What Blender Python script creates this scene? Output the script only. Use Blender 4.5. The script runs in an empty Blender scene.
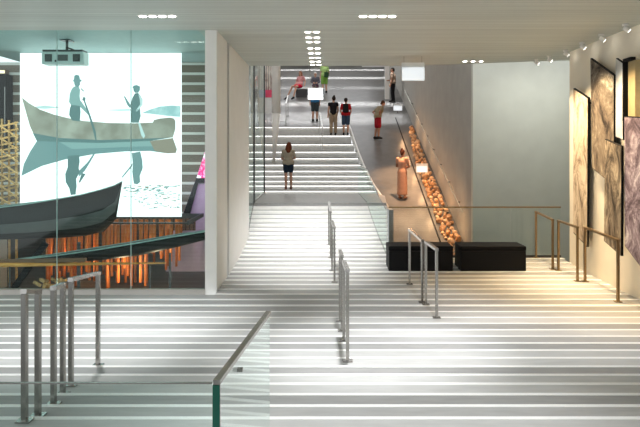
import bpy, bmesh, math, random
from mathutils import Vector, Matrix
random.seed(7)
SC = bpy.context.scene
COL = SC.collection
PI = math.pi
F = 614.0            # focal length in pixels of the 640 wide frame
EYE = 2.46           # eye height over the lowest part of the stair floor
VX, HY = 325.0, 150.0

def at(x, y, d):     # a point of the photo at distance d (metres along Y)
    return Vector(((x - VX) * d / F, d, EYE + (HY - y) * d / F))

# ------------------------------------------------------------------ materials
def mat(name, col, rough=.5, metal=0., noise=0., scale=8., emit=0., spec=.5, vary=0., stretch=(1, 1, 1), bump=0.):
    m = bpy.data.materials.new(name); m.use_nodes = True
    nt = m.node_tree; b = nt.nodes['Principled BSDF']
    b.inputs['Base Color'].default_value = (*col, 1)
    b.inputs['Roughness'].default_value = rough
    b.inputs['Metallic'].default_value = metal
    b.inputs['Specular IOR Level'].default_value = spec
    if noise or vary or bump:
        tc = nt.nodes.new('ShaderNodeTexCoord'); mp = nt.nodes.new('ShaderNodeMapping')
        mp.inputs['Scale'].default_value = stretch
        nt.links.new(tc.outputs['Object'], mp.inputs['Vector'])
        n = nt.nodes.new('ShaderNodeTexNoise'); n.inputs['Scale'].default_value = scale
        n.inputs['Detail'].default_value = 4
        nt.links.new(mp.outputs['Vector'], n.inputs['Vector'])
        mr = nt.nodes.new('ShaderNodeMapRange')
        mr.inputs['From Min'].default_value = .3; mr.inputs['From Max'].default_value = .7
        mr.inputs['To Min'].default_value = 1 - noise; mr.inputs['To Max'].default_value = 1 + noise
        nt.links.new(n.outputs['Fac'], mr.inputs['Value'])
        val = mr.outputs['Result']
        if vary:
            oi = nt.nodes.new('ShaderNodeObjectInfo')
            m2 = nt.nodes.new('ShaderNodeMapRange')
            m2.inputs['To Min'].default_value = 1 - vary; m2.inputs['To Max'].default_value = 1 + vary
            nt.links.new(oi.outputs['Random'], m2.inputs['Value'])
            mm = nt.nodes.new('ShaderNodeMath'); mm.operation = 'MULTIPLY'
            nt.links.new(val, mm.inputs[0]); nt.links.new(m2.outputs['Result'], mm.inputs[1]); val = mm.outputs[0]
        vm = nt.nodes.new('ShaderNodeVectorMath'); vm.operation = 'SCALE'
        vm.inputs[0].default_value = col
        nt.links.new(val, vm.inputs['Scale']); nt.links.new(vm.outputs['Vector'], b.inputs['Base Color'])
        if bump:
            bp = nt.nodes.new('ShaderNodeBump'); bp.inputs['Strength'].default_value = bump
            bp.inputs['Distance'].default_value = .02
            nt.links.new(n.outputs['Fac'], bp.inputs['Height']); nt.links.new(bp.outputs['Normal'], b.inputs['Normal'])
    if emit:
        b.inputs['Emission Color'].default_value = (*col, 1); b.inputs['Emission Strength'].default_value = emit
    return m

def ramp_mat(name, stops, scale, stretch=(1, 1, 1), rough=.6, detail=6, distort=1.5):
    m = bpy.data.materials.new(name); m.use_nodes = True
    nt = m.node_tree; b = nt.nodes['Principled BSDF']; b.inputs['Roughness'].default_value = rough
    b.inputs['Specular IOR Level'].default_value = .2
    tc = nt.nodes.new('ShaderNodeTexCoord'); mp = nt.nodes.new('ShaderNodeMapping'); mp.inputs['Scale'].default_value = stretch
    nt.links.new(tc.outputs['Object'], mp.inputs['Vector'])
    n = nt.nodes.new('ShaderNodeTexNoise'); n.inputs['Scale'].default_value = scale
    n.inputs['Detail'].default_value = detail; n.inputs['Roughness'].default_value = .74 if detail > 10 else .5; n.inputs['Distortion'].default_value = distort
    nt.links.new(mp.outputs['Vector'], n.inputs['Vector'])
    cr = nt.nodes.new('ShaderNodeValToRGB'); e = cr.color_ramp.elements
    while len(e) < len(stops): e.new(.5)
    for i, (p, c) in enumerate(stops):
        e[i].position = p; e[i].color = (*c, 1)
    nt.links.new(n.outputs['Fac'], cr.inputs['Fac']); nt.links.new(cr.outputs['Color'], b.inputs['Base Color'])
    return m

def stripe_mat(name, c0, c1, pitch, frac, axis, rough=.5, noise=.06, nscale=(.4, 30, 1), spec=.4):
    """boards: colour c0 with grooves of colour c1, repeated every pitch metres along axis"""
    m = bpy.data.materials.new(name); m.use_nodes = True
    nt = m.node_tree; b = nt.nodes['Principled BSDF']; b.inputs['Roughness'].default_value = rough
    b.inputs['Specular IOR Level'].default_value = spec
    tc = nt.nodes.new('ShaderNodeTexCoord'); sp = nt.nodes.new('ShaderNodeSeparateXYZ')
    nt.links.new(tc.outputs['Object'], sp.inputs['Vector'])
    dv = nt.nodes.new('ShaderNodeMath'); dv.operation = 'DIVIDE'; dv.inputs[1].default_value = pitch
    nt.links.new(sp.outputs[axis], dv.inputs[0])
    fr = nt.nodes.new('ShaderNodeMath'); fr.operation = 'FRACT'; nt.links.new(dv.outputs[0], fr.inputs[0])
    lt = nt.nodes.new('ShaderNodeMath'); lt.operation = 'LESS_THAN'; lt.inputs[1].default_value = frac
    nt.links.new(fr.outputs[0], lt.inputs[0])
    mx = nt.nodes.new('ShaderNodeMix'); mx.data_type = 'RGBA'
    mx.inputs['A'].default_value = (*c0, 1); mx.inputs['B'].default_value = (*c1, 1)
    nt.links.new(lt.outputs[0], mx.inputs['Factor'])
    mp = nt.nodes.new('ShaderNodeMapping'); mp.inputs['Scale'].default_value = nscale
    nt.links.new(tc.outputs['Object'], mp.inputs['Vector'])
    n = nt.nodes.new('ShaderNodeTexNoise'); n.inputs['Scale'].default_value = 1.; n.inputs['Detail'].default_value = 3
    nt.links.new(mp.outputs['Vector'], n.inputs['Vector'])
    mr = nt.nodes.new('ShaderNodeMapRange'); mr.inputs['From Min'].default_value = .3; mr.inputs['From Max'].default_value = .7
    mr.inputs['To Min'].default_value = 1 - noise; mr.inputs['To Max'].default_value = 1 + noise
    nt.links.new(n.outputs['Fac'], mr.inputs['Value'])
    vm = nt.nodes.new('ShaderNodeVectorMath'); vm.operation = 'SCALE'
    nt.links.new(mx.outputs['Result'], vm.inputs[0]); nt.links.new(mr.outputs['Result'], vm.inputs['Scale'])
    nt.links.new(vm.outputs['Vector'], b.inputs['Base Color'])
    return m

def glass_mat(name, tint, ior=1.45):
    m = bpy.data.materials.new(name); m.use_nodes = True
    nt = m.node_tree; nt.nodes.clear()
    out = nt.nodes.new('ShaderNodeOutputMaterial')
    tr = nt.nodes.new('ShaderNodeBsdfTransparent'); tr.inputs['Color'].default_value = (*tint, 1)
    gl = nt.nodes.new('ShaderNodeBsdfGlossy'); gl.inputs['Roughness'].default_value = .02
    gl.inputs['Color'].default_value = (.9, 1, .97, 1)
    fr = nt.nodes.new('ShaderNodeFresnel'); fr.inputs['IOR'].default_value = ior
    geo = nt.nodes.new('ShaderNodeNewGeometry')
    mth = nt.nodes.new('ShaderNodeMath'); mth.operation = 'SUBTRACT'; mth.inputs[0].default_value = 1
    nt.links.new(geo.outputs['Backfacing'], mth.inputs[1])
    mu = nt.nodes.new('ShaderNodeMath'); mu.operation = 'MULTIPLY'
    nt.links.new(fr.outputs['Fac'], mu.inputs[0]); nt.links.new(mth.outputs[0], mu.inputs[1])
    mx = nt.nodes.new('ShaderNodeMixShader')
    nt.links.new(mu.outputs[0], mx.inputs['Fac']); nt.links.new(tr.outputs[0], mx.inputs[1]); nt.links.new(gl.outputs[0], mx.inputs[2])
    nt.links.new(mx.outputs[0], out.inputs['Surface'])
    return m

M = {}
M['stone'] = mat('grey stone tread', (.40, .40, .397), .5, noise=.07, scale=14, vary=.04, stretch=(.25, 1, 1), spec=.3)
M['stone_shaded'] = mat('stone tread with painted shade', (.33, .33, .327), .5, noise=.08, scale=14, vary=.04, stretch=(.25, 1, 1), spec=.3)  # same stone as the plain tread, dimmer light painted into its colour
M['stone_lit'] = mat('stone tread with painted light', (.50, .50, .495), .5, noise=.06, scale=14, vary=.04, stretch=(.25, 1, 1), spec=.3)
LIGHT_BAND = {-1: 'stone_lit', 0: 'stone_lit', 2: 'stone_shaded', 3: 'stone_lit', 4: 'stone_lit', 5: 'stone_shaded', 6: 'stone_lit', 7: 'stone_lit', 8: 'stone_shaded',
        10: 'stone_lit', 11: 'stone_shaded', 12: 'stone_lit', 14: 'stone_shaded', 15: 'stone_shaded', 16: 'stone_shaded', 21: 'stone_shaded', 25: 'stone_shaded', 29: 'stone_shaded', 36: 'stone_shaded'}  # bands of reflected light across the stairs, painted as tread colours
M['upstone'] = mat('dark grey stone tread', (.30, .30, .295), .4, noise=.1, scale=10, vary=.08, spec=.4)
M['white_stone'] = mat('white stone nosing', (.92, .92, .91), .5, noise=.02, scale=20, spec=.3)
M['riser'] = mat('pale riser', (.80, .80, .775), .55, noise=.04, scale=9, spec=.3)
M['upriser'] = mat('grey riser', (.62, .62, .61), .5, noise=.06, scale=9, spec=.3)
M['ramp'] = mat('polished grey ramp', (.13, .125, .12), .36, noise=.14, scale=3, spec=.5)
M['ceiling'] = stripe_mat('linear ceiling boards', (.53, .56, .515), (.36, .385, .345), .125, .12, 1, .55, .10, (.25, 9, 1))
M['hall_ceiling'] = mat('teal grey ceiling', (.42, .55, .54), .6, noise=.05)
M['white'] = mat('white plaster', (.80, .79, .755), .7, noise=.02, scale=3, spec=.2)
M['warmwall'] = mat('cream plaster', (.82, .74, .60), .7, noise=.03, scale=3, spec=.2)
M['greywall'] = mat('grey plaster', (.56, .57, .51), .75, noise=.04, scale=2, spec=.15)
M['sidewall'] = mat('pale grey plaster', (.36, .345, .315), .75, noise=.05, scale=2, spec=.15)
M['bronze'] = mat('bronze', (.30, .21, .11), .38, 1., noise=.06, scale=30)
M['steel'] = mat('brushed steel', (.38, .37, .35), .26, 1., noise=.03, scale=4)
M['darkmetal'] = mat('dark metal', (.08, .08, .08), .4, .6, noise=.05)
M['black'] = mat('matt black', (.006, .006, .007), .6, noise=.1, spec=.15)
M['blackleather'] = mat('black bench leather', (.004, .004, .005), .6, noise=.1, spec=.12)
M['glass'] = glass_mat('clear glass', (.955, .98, .975))
M['tealglass'] = glass_mat('teal glass', (.86, .965, .955), 1.5)
M['clearteal'] = glass_mat('pale teal glass', (.93, .985, .975), 1.45)
M['greenedge'] = mat('green glass edge', (.010, .11, .075), .15, noise=.1, spec=.6)
M['lamp'] = mat('lamp diffuser', (1, .98, .93), .4, emit=7.)
M['led'] = mat('led strip', (1, .98, .94), .4, emit=2.8)
M['signlit'] = mat('lit sign face', (.86, .93, 1.), .4, emit=.42)
M['signtop'] = mat('white sign housing', (.78, .80, .80), .5, noise=.02)
M['rod'] = ramp_mat('copper rod', [(.25, (.30, .07, .015)), (.5, (.62, .16, .04)), (.75, (.80, .30, .10))], 2.2, (3, 3, .6), .35)
M['brown'] = stripe_mat('brown slatted board', (.15, .085, .055), (.05, .028, .02), .09, .25, 0, .6, .15, (8, 8, .5))
M['mauve'] = mat('mauve wall', (.30, .22, .22), .6, noise=.1, scale=3)
M['hallfloor'] = mat('dark hall floor', (.055, .04, .034), .45, noise=.25, scale=4)
M['reflectwall'] = stripe_mat('dark wall with painted reflections', (.16, .125, .095), (.62, .60, .55), .235, .26, 2, .6, .12, (1, 1, 6))  # pale stripes paint the stair reflections of the glass onto the wall
M['hull'] = mat('black canoe hull', (.008, .010, .010), .45, noise=.25, scale=6, spec=.15)
M['gunwale'] = mat('teal grey gunwale', (.34, .50, .47), .4, noise=.1)
M['hullgrey'] = mat('grey canoe band', (.09, .09, .086), .4, noise=.2, scale=5)
M['wood'] = ramp_mat('orange timber', [(.3, (.62, .24, .05)), (.7, (.90, .46, .13))], 3, (.5, 8, 8), .4)
M['lattice'] = ramp_mat('golden timber', [(.3, (.42, .24, .09)), (.7, (.90, .62, .30))], 9, (1, 1, 1), .5)
M['rock1'] = ramp_mat('amber stone', [(.25, (.10, .045, .02)), (.5, (.48, .24, .11)), (.75, (.85, .55, .30))], 5, (1, 1, 1), .35)
M['rock2'] = ramp_mat('pale amber stone', [(.25, (.25, .13, .07)), (.5, (.68, .42, .24)), (.75, (.9, .70, .48))], 4, (1, 1, 1), .4)
M['art1'] = ramp_mat('beige landscape print', [(.32, (.05, .035, .025)), (.42, (.30, .22, .15)), (.52, (.62, .50, .36)), (.7, (.80, .69, .52))], 3.4, (1, 1, .45), detail=12, distort=.9)
M['art2'] = ramp_mat('dark brown landscape print', [(.38, (.03, .022, .017)), (.47, (.16, .12, .085)), (.54, (.26, .21, .15)), (.62, (.80, .68, .50))], 1.7, (1, 1, .7), detail=12, distort=.7)
M['art3'] = ramp_mat('brown forest print', [(.36, (.02, .015, .012)), (.46, (.13, .10, .07)), (.54, (.33, .26, .18)), (.68, (.72, .60, .42))], 2.6, (1, 1.6, .6), detail=12, distort=.8)
M['art4'] = ramp_mat('violet print', [(.34, (.03, .022, .028)), (.45, (.17, .12, .14)), (.53, (.36, .28, .31)), (.64, (.80, .72, .72))], 2.2, (1, 1, .9), detail=12, distort=1.2)
M['art5'] = mat('silver print', (.52, .52, .50), .35, noise=.3, scale=2)
M['gold'] = mat('golden case lining', (.45, .34, .17), .5, noise=.1)

# ------------------------------------------------------------------ mesh helpers
class MB:
    def __init__(s): s.bm = bmesh.new()
    def box(s, x0, x1, y0, y1, z0, z1, mi=0, bevel=0.):
        v = [s.bm.verts.new((x, y, z)) for z in (z0, z1) for y in (y0, y1) for x in (x0, x1)]
        fs = [s.bm.faces.new([v[i] for i in q]) for q in ((0, 2, 3, 1), (4, 5, 7, 6), (0, 1, 5, 4), (2, 6, 7, 3), (0, 4, 6, 2), (1, 3, 7, 5))]
        for f in fs: f.material_index = mi
        if bevel:
            es = {e for f in fs for e in f.edges}
            bmesh.ops.bevel(s.bm, geom=list(es), offset=bevel, segments=2, profile=.6, affect='EDGES')
        return s
    def bar(s, p0, p1, w, h, mi=0):
        """box-section bar from p0 to p1, w wide and h high"""
        p0, p1 = Vector(p0), Vector(p1); d = (p1 - p0).normalized()
        up = Vector((0, 0, 1)) if abs(d.z) < .95 else Vector((0, 1, 0))
        sx = d.cross(up).normalized(); sy = sx.cross(d).normalized()
        v = [s.bm.verts.new(p + sx * a * w / 2 + sy * b * h / 2) for p in (p0, p1) for a, b in ((-1, -1), (1, -1), (1, 1), (-1, 1))]
        for q in ((0, 1, 2, 3), (7, 6, 5, 4), (0, 4, 5, 1), (1, 5, 6, 2), (2, 6, 7, 3), (3, 7, 4, 0)):
            s.bm.faces.new([v[i] for i in q]).material_index = mi
        return s
    def cone(s, p0, p1, r0, r1, n=12, mi=0):
        p0, p1 = Vector(p0), Vector(p1); d = (p1 - p0).normalized()
        up = Vector((0, 0, 1)) if abs(d.z) < .95 else Vector((0, 1, 0))
        sx = d.cross(up).normalized(); sy = sx.cross(d).normalized()
        a = [s.bm.verts.new(p0 + (sx * math.cos(t) + sy * math.sin(t)) * r0) for t in [2 * PI * i / n for i in range(n)]]
        b = [s.bm.verts.new(p1 + (sx * math.cos(t) + sy * math.sin(t)) * r1) for t in [2 * PI * i / n for i in range(n)]]
        for i in range(n):
            j = (i + 1) % n; f = s.bm.faces.new((a[i], a[j], b[j], b[i])); f.material_index = mi; f.smooth = True
        s.bm.faces.new(a[::-1]).material_index = mi; s.bm.faces.new(b).material_index = mi
        return s
    def ball(s, c, r, sc=(1, 1, 1), n=12, mi=0):
        g = bmesh.ops.create_uvsphere(s.bm, u_segments=n, v_segments=max(6, n * 2 // 3), radius=r)
        for v in g['verts']: v.co = Vector((v.co.x * sc[0], v.co.y * sc[1], v.co.z * sc[2])) + Vector(c)
        for f in {f for v in g['verts'] for f in v.link_faces}: f.material_index = mi; f.smooth = True
        return s
    def cap(s, p0, p1, r0, r1, n=12):
        s.cone(p0, p1, r0, r1, n); s.ball(p0, r0, n=n); s.ball(p1, r1, n=n); return s
    def prism(s, pts, off, mi=0):
        """polygon pts (3-D, planar) thickened by vector off"""
        off = Vector(off); a = [s.bm.verts.new(Vector(p)) for p in pts]; b = [s.bm.verts.new(Vector(p) + off) for p in pts]
        n = len(pts)
        s.bm.faces.new(a).material_index = mi; s.bm.faces.new(b[::-1]).material_index = mi
        for i in range(n):
            j = (i + 1) % n; s.bm.faces.new((a[j], a[i], b[i], b[j])).material_index = mi
        return s
    def poly(s, pts, mi=0):
        s.bm.faces.new([s.bm.verts.new(Vector(p)) for p in pts]).material_index = mi; return s
    def build(s, name, mats, parent=None, fix=True):
        if fix: bmesh.ops.recalc_face_normals(s.bm, faces=s.bm.faces[:])
        me = bpy.data.meshes.new(name); s.bm.to_mesh(me); s.bm.free()
        for m in (mats if isinstance(mats, (list, tuple)) else [mats]): me.materials.append(M[m] if isinstance(m, str) else m)
        o = bpy.data.objects.new(name, me); COL.objects.link(o)
        if parent is not None:
            o.parent = parent
        return o

def shift_origin(o, loc):
    """move a mesh object's origin to loc, geometry staying put (object without rotation, top level)"""
    o.data.transform(Matrix.Translation(-Vector(loc))); o.location = loc; return o

def tag(o, label=None, cat=None, group=None, kind=None):
    if label: o['label'] = label
    if cat: o['category'] = cat
    if group: o['group'] = group
    if kind: o['kind'] = kind
    return o

def thing(name, label, cat, loc, group=None, kind=None):
    o = bpy.data.objects.new(name, None); COL.objects.link(o); o.location = loc; o.empty_display_size = .1
    return tag(o, label, cat, group, kind)

def part(mb, name, mats, root):
    """parts are modelled in world coordinates and hung under root"""
    o = mb.build(name, mats)
    o.data.transform(Matrix.Translation(-Vector(root.location))); o.parent = root
    return o

def sub(mb, name, mats, root, parent):
    o = mb.build(name, mats)
    o.data.transform(Matrix.Translation(-Vector(root.location))); o.parent = parent
    return o

def struct(mb, name, mats, label=None):
    o = mb.build(name, mats); o['kind'] = 'structure'
    if label: o['label'] = label
    return o

# ------------------------------------------------------------------ stairs
YL = {-4: 486, -3: 463, -2: 446, -1: 430, 0: 416.9, 1: 404.7, 2: 393.3, 3: 382.9, 4: 374, 5: 365.7, 6: 357.2, 7: 349.6, 8: 342.5, 9: 335.7, 10: 329.3,
      11: 323, 12: 317, 13: 311.2, 14: 305.6, 15: 300.2, 16: 295, 17: 290, 18: 285.3, 19: 280.8, 20: 276.3}
for n in range(21, 37): YL[n] = 276.3 - 4.36 * (n - 20)
YL[37] = 203.
def DN(n): return 4.82 + .35 * n
def zline(n): return EYE - (YL[n] - HY) * DN(n) / F
ZN = {n: zline(n) for n in YL}
for i, n in enumerate(range(14, 20)): ZN[n] = -.004 + .006 * i      # the level trough between the two flights
for n in range(12, 0, -1): ZN[n] = max(ZN[n], ZN[n + 1] + .004)
WL, WR, GL = -1.87, 5.17, 1.39                                        # wall to the left, wall to the right, glass along the flight
XL = -7.2
def floor_z(d):
    if d < DN(-4): return ZN[-4]
    for n in range(-4, 14):
        if d <= DN(n): return ZN[n]
    for n in range(14, 37):
        if DN(n) <= d < DN(n + 1): return ZN[n]
    return ZN[37]

lower = thing('staircase', 'wide grey stone staircase with white nosing strips and pale risers', None, (0, 10, 0), kind='structure')
def GR(d): return GL + max(0, d - 13.57) * .092          # right edge of the narrow flight
def step(root, x0, x1, y0, y1, z, zb, nose, strip=.07, mats=('stone', 'white_stone', 'riser'), led=False, over=0.):
    th = .04 if led else .022
    """one step: slab, white nosing strip at its near or far edge, and its riser when that faces the viewer"""
    t = part(MB().box(x0, x1, y0, y1, z - (.10 if nose == 'far' else th), z), 'step', mats[0], root)
    if nose == 'far': sub(MB().box(x0, x1, y1 - strip, y1 + .003, z - .03, z + .003), 'nosing', mats[1], root, t)
    else:
        if strip: sub(MB().box(x0, x1, y0 - .003, y0 + strip, z - .022, z + .003), 'nosing', mats[1], root, t)
        if z - zb > .002:
            sub(MB().box(x0, x1, y0 + over, y0 + over + .03, zb - .03, z - th - .0005), 'riser', mats[2], root, t)
        if led: sub(MB().box(x0 + .05, x1 - .05, y0 + .012, y0 + over - .012, z - th - .012, z - th - .001), 'led_strip', 'led', root, t)
    return t
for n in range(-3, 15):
    step(lower, XL, WR, DN(n - 1), DN(n), ZN[n], ZN[n], 'far', .05, (LIGHT_BAND.get(n, 'stone'), 'white_stone', 'riser'))
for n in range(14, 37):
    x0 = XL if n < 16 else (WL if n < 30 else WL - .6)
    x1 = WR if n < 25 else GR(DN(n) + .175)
    step(lower, x0, x1, DN(n), DN(n + 1), ZN[n], ZN[n - 1] if n > 14 else ZN[n], 'near', .06, (LIGHT_BAND.get(n + 1, 'stone'), 'white_stone', 'riser'))
struct(MB().box(XL, WR, -3., DN(-4), ZN[-3] - .1, ZN[-3] + .03), 'floor', 'stone', 'grey stone floor at the head of the near flight')
struct(MB().prism([(WL - .6, DN(37), ZN[37]), (GR(DN(37)), DN(37), ZN[37]), (2.0, 20.5, ZN[37]), (1.9, 21.2, ZN[37]), (1.76, 21.85, ZN[37]), (WL - .6, 21.85, ZN[37])], (0, 0, -.2)), 'floor', 'upstone', 'dark grey landing between the two flights')

def DR(y): return 5835. / (y + 78.)         # distance of the upper slope at photo row y
UY = [190, 184.7, 180, 175, 170, 164, 157.5, 151, 143.5, 135, 126.5, 118, 110.5, 104, 98, 91.5, 85, 78.5, 72, 66, 60]
UD = [DR(y) for y in UY]
UZ = [EYE + (HY - y) * d / F for y, d in zip(UY, UD)]
upper = thing('staircase', 'upper staircase of deep dark steps with lit risers climbing to the far level', None, (0, 22, 1), kind='structure')
XU = -3.3; GU = 1.16; SW = 4.12
# ramp beside the stairs
def ramp_z(d):
    y = 5835. / d - 78.; return EYE + (HY - y) * d / F
def upper_floor(d):
    z = ZN[37]
    if d >= UD[10]: return ramp_z(d)
    for i in range(10):
        if d >= UD[i]: z = UZ[i]
    return z

EDGE = [(14.2, 1.47), (16.5, 1.68), (18.5, 1.88), (20.5, 2.06), (21.2, 1.95), (22.3, 1.72), (23.6, 1.54), (25, 1.40), (26.3, 1.30), (28, 1.18), (UD[10], 1.13), (UD[11], 1.10)]
def edge_x(d):
    for (a, x), (b, y) in zip(EDGE, EDGE[1:]):
        if a <= d <= b: return x + (y - x) * (d - a) / (b - a)
    return EDGE[-1][1]
d0, d1 = 14.2, UD[11]
mb = MB()
for (a, xa), (b, xb) in zip(EDGE, EDGE[1:]):
    mb.prism([(xa, a, ramp_z(a)), (SW, a, ramp_z(a)), (SW, b, ramp_z(b)), (xb, b, ramp_z(b))], (0, 0, -.3))
d2 = 40.9
mb.prism([(XU, UD[10], ramp_z(UD[10])), (EDGE[-1][1], UD[10], ramp_z(UD[10])), (EDGE[-1][1], UD[11], ramp_z(UD[11])), (XU, UD[11], ramp_z(UD[11]))], (0, 0, -.3))
mb.prism([(XU, UD[11], ramp_z(UD[11])), (SW, UD[11], ramp_z(UD[11])), (SW, d2, ramp_z(d2)), (XU, d2, ramp_z(d2))], (0, 0, -.3))
struct(mb, 'floor', 'ramp', 'polished grey ramp climbing beside and beyond the stairs')
mb = MB()
for (a, xa), (b, xb) in zip(EDGE[2:], EDGE[3:]):
    mb.prism([(xa - .03, a, ramp_z(a) - .25), (xa + .03, a, ramp_z(a) - .25), (xb + .03, b, ramp_z(b) - .25), (xb - .03, b, ramp_z(b) - .25)], (0, 0, .31))
struct(mb, 'trim_4', 'white_stone', 'pale curving kerb of the ramp')
struct(MB().prism([(3.40, d0, ramp_z(d0)), (3.44, d0, ramp_z(d0)), (3.44, d1, ramp_z(d1)), (3.40, d1, ramp_z(d1))], (0, 0, .03)), 'trim_1', 'black', 'dark metal channel along the ramp')
for i in range(10):
    zb = UZ[i - 1] if i else ZN[37]
    x1 = edge_x(UD[i] + .2) - .03
    step(upper, XU, x1, UD[i], UD[i + 1] + .06, UZ[i], zb, 'near', 0, ('upstone', 'white_stone', 'upriser'), led=True, over=.055)
step(upper, XU, edge_x(UD[10]) - .03, UD[10] - .07, UD[10] + .02, UZ[10] + .004, UZ[9], 'near', 0, ('upstone', 'white_stone', 'upriser'), led=True, over=.055)
# solid flank of the flight towards the ramp
mb = MB()
for n in range(25, 37): mb.box(GR(DN(n)) - .1, GR(DN(n)) + .0, DN(n), DN(n + 1), -2.4, ZN[n] - .1)
mb.box(1.85, 1.98, DN(37), 21.3, -2.4, ZN[37] - .2)
struct(mb, 'wall_flank', 'upstone')
struct(MB().box(GL, WR, DN(25) - .05, DN(25) + .02, -2.4, ZN[24] - .02), 'wall_bench', 'greywall')
struct(MB().box(GL, 7.2, DN(25), 17.2, -2.5, -2.4), 'floor', 'greywall', 'grey floor of the sunken strip behind the bench')

# ------------------------------------------------------------------ shell
CZ = 4.53
struct(MB().prism([(-7.2, -3, CZ), (8.0, -3, CZ), (8.0, 13.8, CZ), (5.3, 14.25, CZ), (2.2, 15.1, CZ), (-2.2, 15.1, CZ), (-2.2, 10.6, CZ), (-7.2, 10.6, CZ)], (0, 0, .3)), 'ceiling', 'ceiling', 'pale linear board ceiling over the stairs')
struct(MB().box(-7.2, -2.2, 10.62, 18, CZ + .01, CZ + .3), 'ceiling', 'hall_ceiling', 'teal grey ceiling of the exhibit hall')
struct(MB().box(WR, WR + .2, -3, 12.98, -.3, CZ), 'wall_right', 'warmwall')
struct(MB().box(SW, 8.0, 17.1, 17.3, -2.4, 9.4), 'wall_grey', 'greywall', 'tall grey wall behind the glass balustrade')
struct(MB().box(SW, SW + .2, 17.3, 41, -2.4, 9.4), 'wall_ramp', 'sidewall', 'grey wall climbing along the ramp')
struct(MB().box(7.2, 7.4, 12.98, 17.1, -2.4, CZ), 'wall_recess', 'greywall')
struct(MB().box(WR + .2, 7.4, 12.85, 12.98, -2.4, CZ), 'wall_return', 'warmwall')
# left wall: two lengths with a slot between
struct(MB().box(-2.07, WL, 10.6, 11.74, -.3, CZ), 'wall_left', 'white', 'white wall end beside the exhibit hall')
struct(MB().box(-2.07, WL, 11.98, 15.1, -.3, CZ), 'wall_left', 'white', 'white wall running along the stairs')
slot = struct(MB().box(-2.07, WL - .09, 11.74, 11.98, -.3, CZ), 'wall_slot', 'darkmetal')
struct(MB().box(WL - .06, WL - .03, 11.80, 11.83, 0, CZ), 'trim_2', 'steel')
struct(MB().box(-3.5, XU, 22.2, 41, .0, 9.4), 'wall_hall', 'white')
struct(MB().box(XU - .2, -2.2, 22.0, 22.2, -.3, 1.0), 'wall_stub', 'white')
struct(MB().box(-2.62, -2.47, 15.12, 22.0, -.3, 9.4), 'wall_side', 'white')
struct(MB().box(-3.5, 4.4, 40.9, 41.1, 5, 9.4), 'wall_back', 'greywall')
struct(MB().box(-3.5, 8.2, 15.1, 41.2, 9.4, 9.6), 'ceiling', 'white', 'high ceiling over the upper stairs')

# exhibit hall shell
struct(MB().box(-9.5, -2.07, 10.75, 18, -.45, -.35), 'floor', 'hallfloor', 'dark floor of the exhibit hall')
struct(MB().box(-9.5, -7.05, 14.5, 14.6, 1.0, CZ), 'wall_hall_left', 'reflectwall')
struct(MB().box(-3.6, -2.2, 14.5, 14.6, -.35, CZ), 'wall_hall_right', 'reflectwall')
struct(MB().box(-9.5, -2.2, 17.5, 17.6, -.35, CZ), 'wall_hall_back', 'hallfloor')
struct(MB().box(-9.5, -9.3, 10.6, 18, -.35, CZ), 'wall_hall_side', 'mauve')

# glass front of the exhibit hall
GD = 10.62
seam = [-7.2, (57 - VX) * GD / F, (131 - VX) * GD / F, -2.07]
w = thing('window_1', 'tall teal glass front of the exhibit hall', None, (-4.6, GD, 0), kind='structure')
for i in range(3):
    part(MB().box(seam[i] + .006, seam[i + 1] - .006, GD - .008, GD + .008, .06, CZ), 'pane', 'tealglass', w)
for i in (1, 2): part(MB().box(seam[i] - .005, seam[i] + .005, GD - .01, GD + .01, .06, CZ), 'seam', 'gunwale', w)
part(MB().box(-7.2, -2.07, GD - .05, GD + .05, -.1, .055), 'sill', 'sidewall', w)

# ------------------------------------------------------------------ handrails
def handrail(posts, label, group=None, width=.036, h=None, metal='steel'):
    """posts: two (photo x, photo base row, distance or None) ; each rail has two posts, a bar and two base plates"""
    P = []
    for x, y, d in posts:
        X = (x - VX) * d / F
        z = (upper_floor(d) if d > 21.7 else floor_z(d)) + .003
        P.append(Vector((X, d, z)))
    c = (P[0] + P[1]) / 2
    root = thing('handrail', label, 'handrail', (c.x, c.y, min(P[0].z, P[1].z)), group)
    H = h or 1.0
    for p in P:
        t = part(MB().bar(p + Vector((0, 0, .01)), p + Vector((0, 0, H - .015)), width, .05), 'post', metal, root)
        sub(MB().box(p.x - .055, p.x + .055, p.y - .045, p.y + .045, p.z, p.z + .012), 'base_plate', metal, root, t)
    d = (P[1] - P[0]).normalized()
    part(MB().bar(P[0] + Vector((0, 0, H)) - d * .02, P[1] + Vector((0, 0, H)) + d * .02, .05, .036), 'top_rail', metal, root)
    return root
def dn(y):    # distance of the lower stair at photo row y
    ks = sorted(YL)
    for a, b in zip(ks, ks[1:]):
        if YL[a] >= y >= YL[b]:
            t = (YL[a] - y) / (YL[a] - YL[b]); return DN(a + t)
    return DN(0)
g = 'steel handrails standing on the stairs'
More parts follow.
